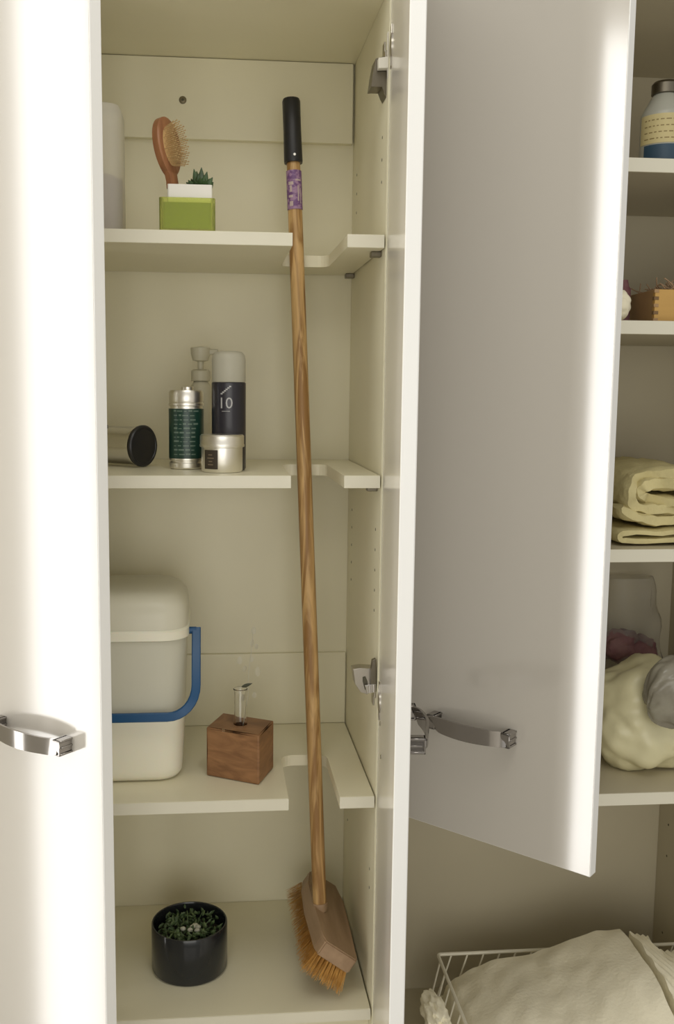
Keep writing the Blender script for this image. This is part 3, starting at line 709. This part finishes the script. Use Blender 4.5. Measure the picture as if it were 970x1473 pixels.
# finger-jointed wooden box
zb_ = RS[2]+.0006; A = at(941, 461, .03); htop = at(945, 416, .03).z
x0, x1b = A.x, RX1-.03; y0, y1 = .03, .03+.15
ang = math.radians(0)
wb = thing('wooden_box', 'orange wooden box with finger joints on the right shelf', 'box', ((x0+x1b)/2, (y0+y1)/2, RS[2]))
lx = at(903, 440, .14).x
# front board, left board angled back
b = NB(); box(b, x0, x1b, y0, y0+.008, zb_, htop, .0006, 1); part('front_board', b, 'box_wood', wb)
def quadbox(p0, p1, th, za, zb2, mat, name):
    b = NB(); d = (p1-p0).normalized(); n_ = Vector((-d.y, d.x))
    prism(b, [tuple(p0), tuple(p1), tuple(p1+n_*-th), tuple(p0+n_*-th)], za, zb2, .0004); return part(name, b, mat, wb)
pL = Vector((lx, .15)); pF = Vector((x0, y0+.0005))
quadbox(pL, pF, -.008, zb_, htop, 'box_side', 'left_board')
b = NB(); box(b, lx, x1b, .1505, .158, zb_, htop, .0006, 1); part('back_board', b, 'box_side', wb)
b = NB(); prism(b, [(lx+.012, .149), (x0+.004, y0+.009), (x1b, y0+.009), (x1b, .149)], zb_, zb_+.006); part('base_board', b, 'box_side', wb)
nj = 5; hh = (htop-zb_)/(2*nj-1)
for k in range(nj):
    b = NB(); box(b, x0-.0015, x0+.0062, y0-.0008, y0+.006, zb_+2*k*hh+hh*.06, zb_+(2*k+1)*hh, .0003, 1); part('finger_joint', b, 'cork_dark' if k % 2 else 'box_side', wb)
tw = thing('dried_twigs', 'tangled dried twigs piled in the orange wooden box', 'twigs', ((lx+x1b)/2, .09, zb_+.007))
random.seed(8)
b = NB()
for k in range(420):
    x = random.uniform(lx+.02, x1b-.01); y = random.uniform(.045, .145); z = htop+random.uniform(-.010, .007)
    if y < .15-(x-lx)*.0: pass
    d = Vector((random.uniform(-1,1), random.uniform(-.4,.4), random.uniform(-.25,.40))).normalized()*random.uniform(.015,.035)
    p = Vector((x, y, z)); q = p+d
    q.x = max(lx+.015, min(q.x, x1b-.005)); q.z = max(q.z, htop-.012)
    tube(b, [p, p.lerp(q, .5)+Vector((0,0,random.uniform(-.003,.004))), q], .0011, 5)
part('twigs', b, 'twig', tw, kind='stuff')
b = NB(); prism(b, [(lx+.016, .148), (x0+.006, y0+.011), (x1b-.002, y0+.011), (x1b-.002, .148)], zb_+.0065, htop-.011); part('fill', b, 'twig', tw)
# white cotton ball and dark knob beside the box
q = at(887, 441, .05); b = NB(); rb_ = .021; q.z = RS[2]+rb_*1.22; blob(b, q, rb_, rb_, rb_*1.2, .10, 9, 4, 4, flat=RS[2]+.0006)
cb = part('cotton_bundle', b, 'cotton', smooth=True); cb['label'] = 'small white cotton bundle at the left of the wooden box'; cb['category'] = 'cotton'
q = at(899, 408, .10); b = NB(); H = q.z+.006-RS[2]; lathe(b, [(0,.0006), (.012,.0006), (.012,H*.8), (.009,H*.86), (.007,H), (0,H)], 18, (q.x, .105, RS[2]))
kb = part('dark_vial', b, 'maroon', smooth=True); kb['label'] = 'small dark maroon vial beside the wooden box'; kb['category'] = 'bottle'

def sheet(path, th, y0, y1, ny=26, amp=.003, seed=0, yvar=.006):
    """folded cloth: a thick sheet following a path in the XZ plane, extruded towards the back"""
    b = NB(); P = [Vector((x, z)) for x, z in path]; N = len(P); rows = []
    for j in range(ny+1):
        v = j/ny; L = []; R = []
        for i, p in enumerate(P):
            d = (P[min(i+1, N-1)]-P[max(i-1, 0)]).normalized(); n_ = Vector((-d.y, d.x))
            yv = y0+(y1-y0)*v+yvar*noise.noise(Vector((i*.12, seed, 0)))*(1-v)
            endk = min(1, math.sqrt(max(0, min(i, N-1-i))/3+.12))
            k = (.72 if j in (0, ny) else (.92 if j in (1, ny-1) else 1))*endk
            for sgn, LR in ((1, L), (-1, R)):
                o = p+n_*sgn*th/2*k
                a = amp*noise.noise(Vector((o.x*38, yv*30, o.y*38))+Vector((seed, 0, 0)))+amp*.5*noise.noise(Vector((o.x*95, yv*70, o.y*95+seed)))
                o = o+n_*sgn*a
                LR.append(b.verts.new((o.x, yv, o.y)))
        rows.append((L, R))
    for (L0, R0), (L1, R1) in zip(rows, rows[1:]):
        for i in range(N-1):
            b.faces.new((L0[i], L0[i+1], L1[i+1], L1[i])); b.faces.new((R0[i+1], R0[i], R1[i], R1[i+1]))
        b.faces.new((L0[0], L1[0], R1[0], R0[0])); b.faces.new((R0[-1], R1[-1], L1[-1], L0[-1]))
    for L, R in (rows[0], rows[-1]):
        for i in range(N-1): b.faces.new((L[i], R[i], R[i+1], L[i+1]))
    return b
# folded sheet below, rolled quilt above
zq = RS[3]+.001
bot = at(900, 789, .03); x_l = at(879, 780, .04).x
pa = []
for k in range(14): pa.append((x_l+.235-.215*k/13, zq+.0075+.001*math.sin(k)))
for k in range(1, 7): a = -PI/2-PI*k/7; pa.append((x_l+.018+.0065*math.cos(a)*1.2, zq+.0135+.0065*math.sin(a)))
for k in range(16): pa.append((x_l+.022+.213*k/15, zq+.0200+.0015*math.sin(k*1.3)))
b = sheet(pa, .0105, .030, .27, amp=.0012, seed=5)
fs = part('folded_sheet', b, 'quilt', smooth=True); fs['label'] = 'thin folded yellow-cream sheet under the rolled quilt'; fs['category'] = 'bedding'
zq2 = zq+.0265; htot = at(920, 661, .06).z-zq2; cx_, cz_ = x_l+.098, zq2+htot/2
pa = []; turns = 2.6; Nn = 150; A0, B0_ = .098, htot/2; TQ = .0185
for k in range(Nn+1):
    u = k/Nn; th_ = PI*1.12+2*PI*turns*u
    a_ = (A0-TQ/2)-TQ*.98*turns*u; bz = (B0_-TQ/2)-(B0_-TQ/2-.0045)*u
    cc_, ss_ = math.cos(th_), math.sin(th_)
    pa.append((cx_+math.copysign(abs(cc_)**.8, cc_)*a_, cz_+math.copysign(abs(ss_)**.8, ss_)*bz+.004*math.sin(cc_*3+u*5)*u*min(1,turns*u)))
b = sheet(pa, TQ, .035, .28, ny=34, amp=.0050, seed=9, yvar=.030)
ql = part('rolled_quilt', b, 'quilt', smooth=True); ql['label'] = 'cream yellow quilt rolled up on the right shelf'; ql['category'] = 'bedding'
# plastic wrapped pillow sack, grey bag, maroon cloth and clear bag on the lower right shelf
zr4 = RS[4]
q = at(912, 1020, .15)
b = NB(); t = bmesh.new(); bmesh.ops.create_icosphere(t, subdivisions=5, radius=1)
for v in t.verts:
    n_ = v.co.normalized(); k = 1+.22*noise.noise(n_*1.5+Vector((3,0,0)))+.05*noise.noise(n_*4.5+Vector((1,5,0)))
    # gathered creases running to the right hand tip
    tipd = Vector((.80,-.35,-.45)).normalized(); dt = n_.dot(tipd); per = n_-tipd*dt; a = math.atan2(per.z, per.y)
    k += .085*abs(noise.noise(Vector((a*2.1, dt*1.2, 7))))*(1.1+dt)-.02
    k += .16*max(0, dt)**6
    v.co = Vector((n_.x*.098*k, n_.y*.085*k, n_.z*.096*k))
    v.co = v.co+Vector((0,0,.0))
    v.co += Vector((q.x, .135, zr4+.086))
    if v.co.z < zr4+.001: v.co.z = zr4+.001
    if v.co.x > RX1-.004: v.co.x = RX1-.004
merge(b, t); sk = part('wrapped_pillow', b, 'sack', smooth=True); sk['label'] = 'cream pillow stuffed in a creased bag on the lower right shelf'; sk['category'] = 'pillow'
q = at(985, 985, .045)
b = NB(); t = bmesh.new(); bmesh.ops.create_icosphere(t, subdivisions=5, radius=1)
for v in t.verts:
    n_ = v.co.normalized(); a = math.atan2(n_.z, n_.y)
    k = 1+.12*abs(noise.noise(Vector((a*2.6, n_.x*1.4, 2))))+.10*noise.noise(n_*2+Vector((9,1,0)))
    v.co = Vector((n_.x*.060*k, n_.y*.034*k, n_.z*.058*k)); v.co = Matrix.Rotation(-.5, 3, 'Y') @ v.co
    v.co += Vector((q.x-.012, q.y-.012, q.z-.008))
    v.co.x = min(v.co.x, RX1-.003)
merge(b, t); gbg = part('grey_bag', b, 'grey_bag', smooth=True); gbg['label'] = 'crumpled grey plastic bag resting against the cream pillow'; gbg['category'] = 'bag'
q = at(893, 930, .275); b = NB(); blob(b, q, .040, .026, .030, .30, 5, 12, 4); blob(b, q+Vector((.035,.0,-.008)), .034, .022, .028, .25, 5, 31, 4)
mr = part('maroon_cloth', b, 'maroon', smooth=True); mr['label'] = 'maroon cloth in clear plastic behind the cream pillow'; mr['category'] = 'cloth'
q = at(905, 880, .285); b = NB(); t = bmesh.new(); bmesh.ops.create_cone(t, cap_ends=True, segments=48, radius1=.075, radius2=.045, depth=.20)
bmesh.ops.subdivide_edges(t, edges=[e for e in t.edges if abs(e.verts[0].co.z-e.verts[1].co.z) > .1], cuts=14)
for v in t.verts:
    a = math.atan2(v.co.y, v.co.x); k = 1+.22*noise.noise(Vector((math.cos(a)*2.2, math.sin(a)*2.2, v.co.z*7)))
    v.co.x *= k; v.co.y *= k*.55; v.co += Vector((q.x, .290, zr4+.195)); v.co.y = min(v.co.y, DEP-.004); v.co.x += .012*noise.noise(Vector((v.co.z*20, 0, 4)))
merge(b, t); clb = part('clear_bag', b, 'clear_bag', smooth=True); clb['label'] = 'upright clear plastic bag against the back of the right shelf'; clb['category'] = 'bag'

# ------------------------------------------------------------------ wire basket with laundry
BR = at(630, 1373, .2); BX0, BX1, BZ = BR.x, .848, BR.z
BY0, BY1 = -.10, .20; Bb = ZB+.003; sh = -.030
bs = thing('wire_basket', 'white wire basket on the bottom panel of the right unit', 'basket', ((BX0+BX1)/2, (BY0+BY1)/2, ZB))
b = NB(); tube(b, [(x, y, BZ) for x, y in rrect(BX0, BX1, BY0, BY1, .006, 3)], .0032, 8, closed=True); part('rim', b, 'wire', bs, smooth=True)
def lowp(x, y, z):                            # basket walls lean in towards the base
    k = (BZ-z)/(BZ-Bb); cx = (BX0+BX1)/2; cyy = (BY0+BY1)/2
    return (x+sh*k, y+(cyy-y)*.10*k, z)
for zz in (BZ-.078, Bb):
    b = NB(); tube(b, [lowp(x, y, zz) for x, y in rrect(BX0+.001, BX1-.001, BY0+.001, BY1-.001, .006, 3)], .0024, 6, closed=True); part('hoop', b, 'wire', bs, smooth=True)
nx = 14
for k in range(nx+1):
    x = BX0+.022+(BX1-BX0-.044)*k/nx
    for y in (BY0, BY1):
        b = NB(); tube(b, [(x+.004, y, BZ), lowp(x-.008, y, BZ-.078), lowp(x-.018, y, Bb)], .0016, 6); part('wire', b, 'wire', bs, smooth=True)
    b = NB(); tube(b, [lowp(x-.018, BY0, Bb), lowp(x-.018, BY1, Bb)], .0016, 6); part('wire', b, 'wire', bs, smooth=True)
for k in range(8):
    y = BY0+.02+(BY1-BY0-.04)*k/7
    for x in (BX0, BX1):
        b = NB(); tube(b, [(x, y, BZ), lowp(x, y+.012, BZ-.078), lowp(x, y+.02, Bb)], .0016, 6); part('wire', b, 'wire', bs, smooth=True)
# laundry: cloth heap as a closed crumpled surface
def prof(pts, x):
    if x <= pts[0][0]: return pts[0][1]
    for (a, za), (c_, zc_) in zip(pts, pts[1:]):
        if x <= c_:
            u = (x-a)/(c_-a); u = u*u*(3-2*u)*.5+u*.5; return za+(zc_-za)*u
    return pts[-1][1]
def heap(name, label, pxs, yc, x_lo, x_hi, yf, yb2, mat, amp, seed, ridge=0, zbase=None):
    tops = sorted([(at(a, b_, yc).x, at(a, b_, yc).z) for a, b_ in pxs]); zb_ = zbase or Bb+.02
    b = NB(); nx_, ny_ = 110, 60; G = []
    for j in range(ny_+1):
        row = []
        for i in range(nx_+1):
            u, v = i/nx_, j/ny_; x = x_lo+(x_hi-x_lo)*u; y = yf+(yb2-yf)*v
            zt2 = prof(tops, x)
            dome = 1-(abs(y-yc)/max(yc-yf, yb2-yc))**3.2
            ex = min(1, min(u, 1-u)/.022); ey = min(1, min(v, 1-v)/.06); e_ = math.sqrt(max(0, ex*ey))
            z = zb_+(zt2-zb_)*(.72+.28*max(0, dome))*(.0+1.*e_)
            z += amp*(noise.noise(Vector((x*11+y*6, y*9, seed)))+.5*noise.noise(Vector((x*30-y*14, y*22, seed+3))))*e_
            if ridge: z += ridge*math.sin((x+.35*y+.01*noise.noise(Vector((y*20, x*9, seed))))*2*PI/.0135)*e_
            row.append(b.verts.new((x+.004*noise.noise(Vector((x*20, y*20, z*20)))*1, y, z)))
        G.append(row)
    for j in range(ny_):
        for i in range(nx_): b.faces.new((G[j][i], G[j][i+1], G[j+1][i+1], G[j+1][i]))
    ring = [G[0][i] for i in range(nx_+1)]+[G[j][nx_] for j in range(1, ny_+1)]+[G[ny_][i] for i in range(nx_-1, -1, -1)]+[G[j][0] for j in range(ny_-1, 0, -1)]
    b.faces.new(ring[::-1])
    o = part(name, b, mat, smooth=True); o['label'] = label; o['category'] = 'cloth'; return o
heap('cream_cloth', 'large cream cotton cloth heaped in the wire basket', ((640,1462), (668,1436), (700,1420), (735,1410), (780,1403), (800,1395), (845,1380), (880,1368), (918,1364), (926,1380)), .10, BX0-.002, at(928, 1400, .08).x, -.085, .185, 'cotton', .006, 1)
heap('ruffled_cloth', 'cream cloth with gathered ruffled edge at the right end of the basket', ((924,1368), (940,1372), (958,1376), (962,1396), (985,1398)), .09, at(921, 1400, .08).x+.009, BX1-.012, -.08, .175, 'cotton', .005, 22, ridge=.0022)
q = at(626, 1458, .03); b = NB(); blob(b, q, .020, .05, .020, .3, 9, 14, 4)
cr_ = part('cloth_corner', b, 'cotton', smooth=True); cr_['label'] = 'bunched cloth corner poking out over the left side of the basket'; cr_['category'] = 'cloth'
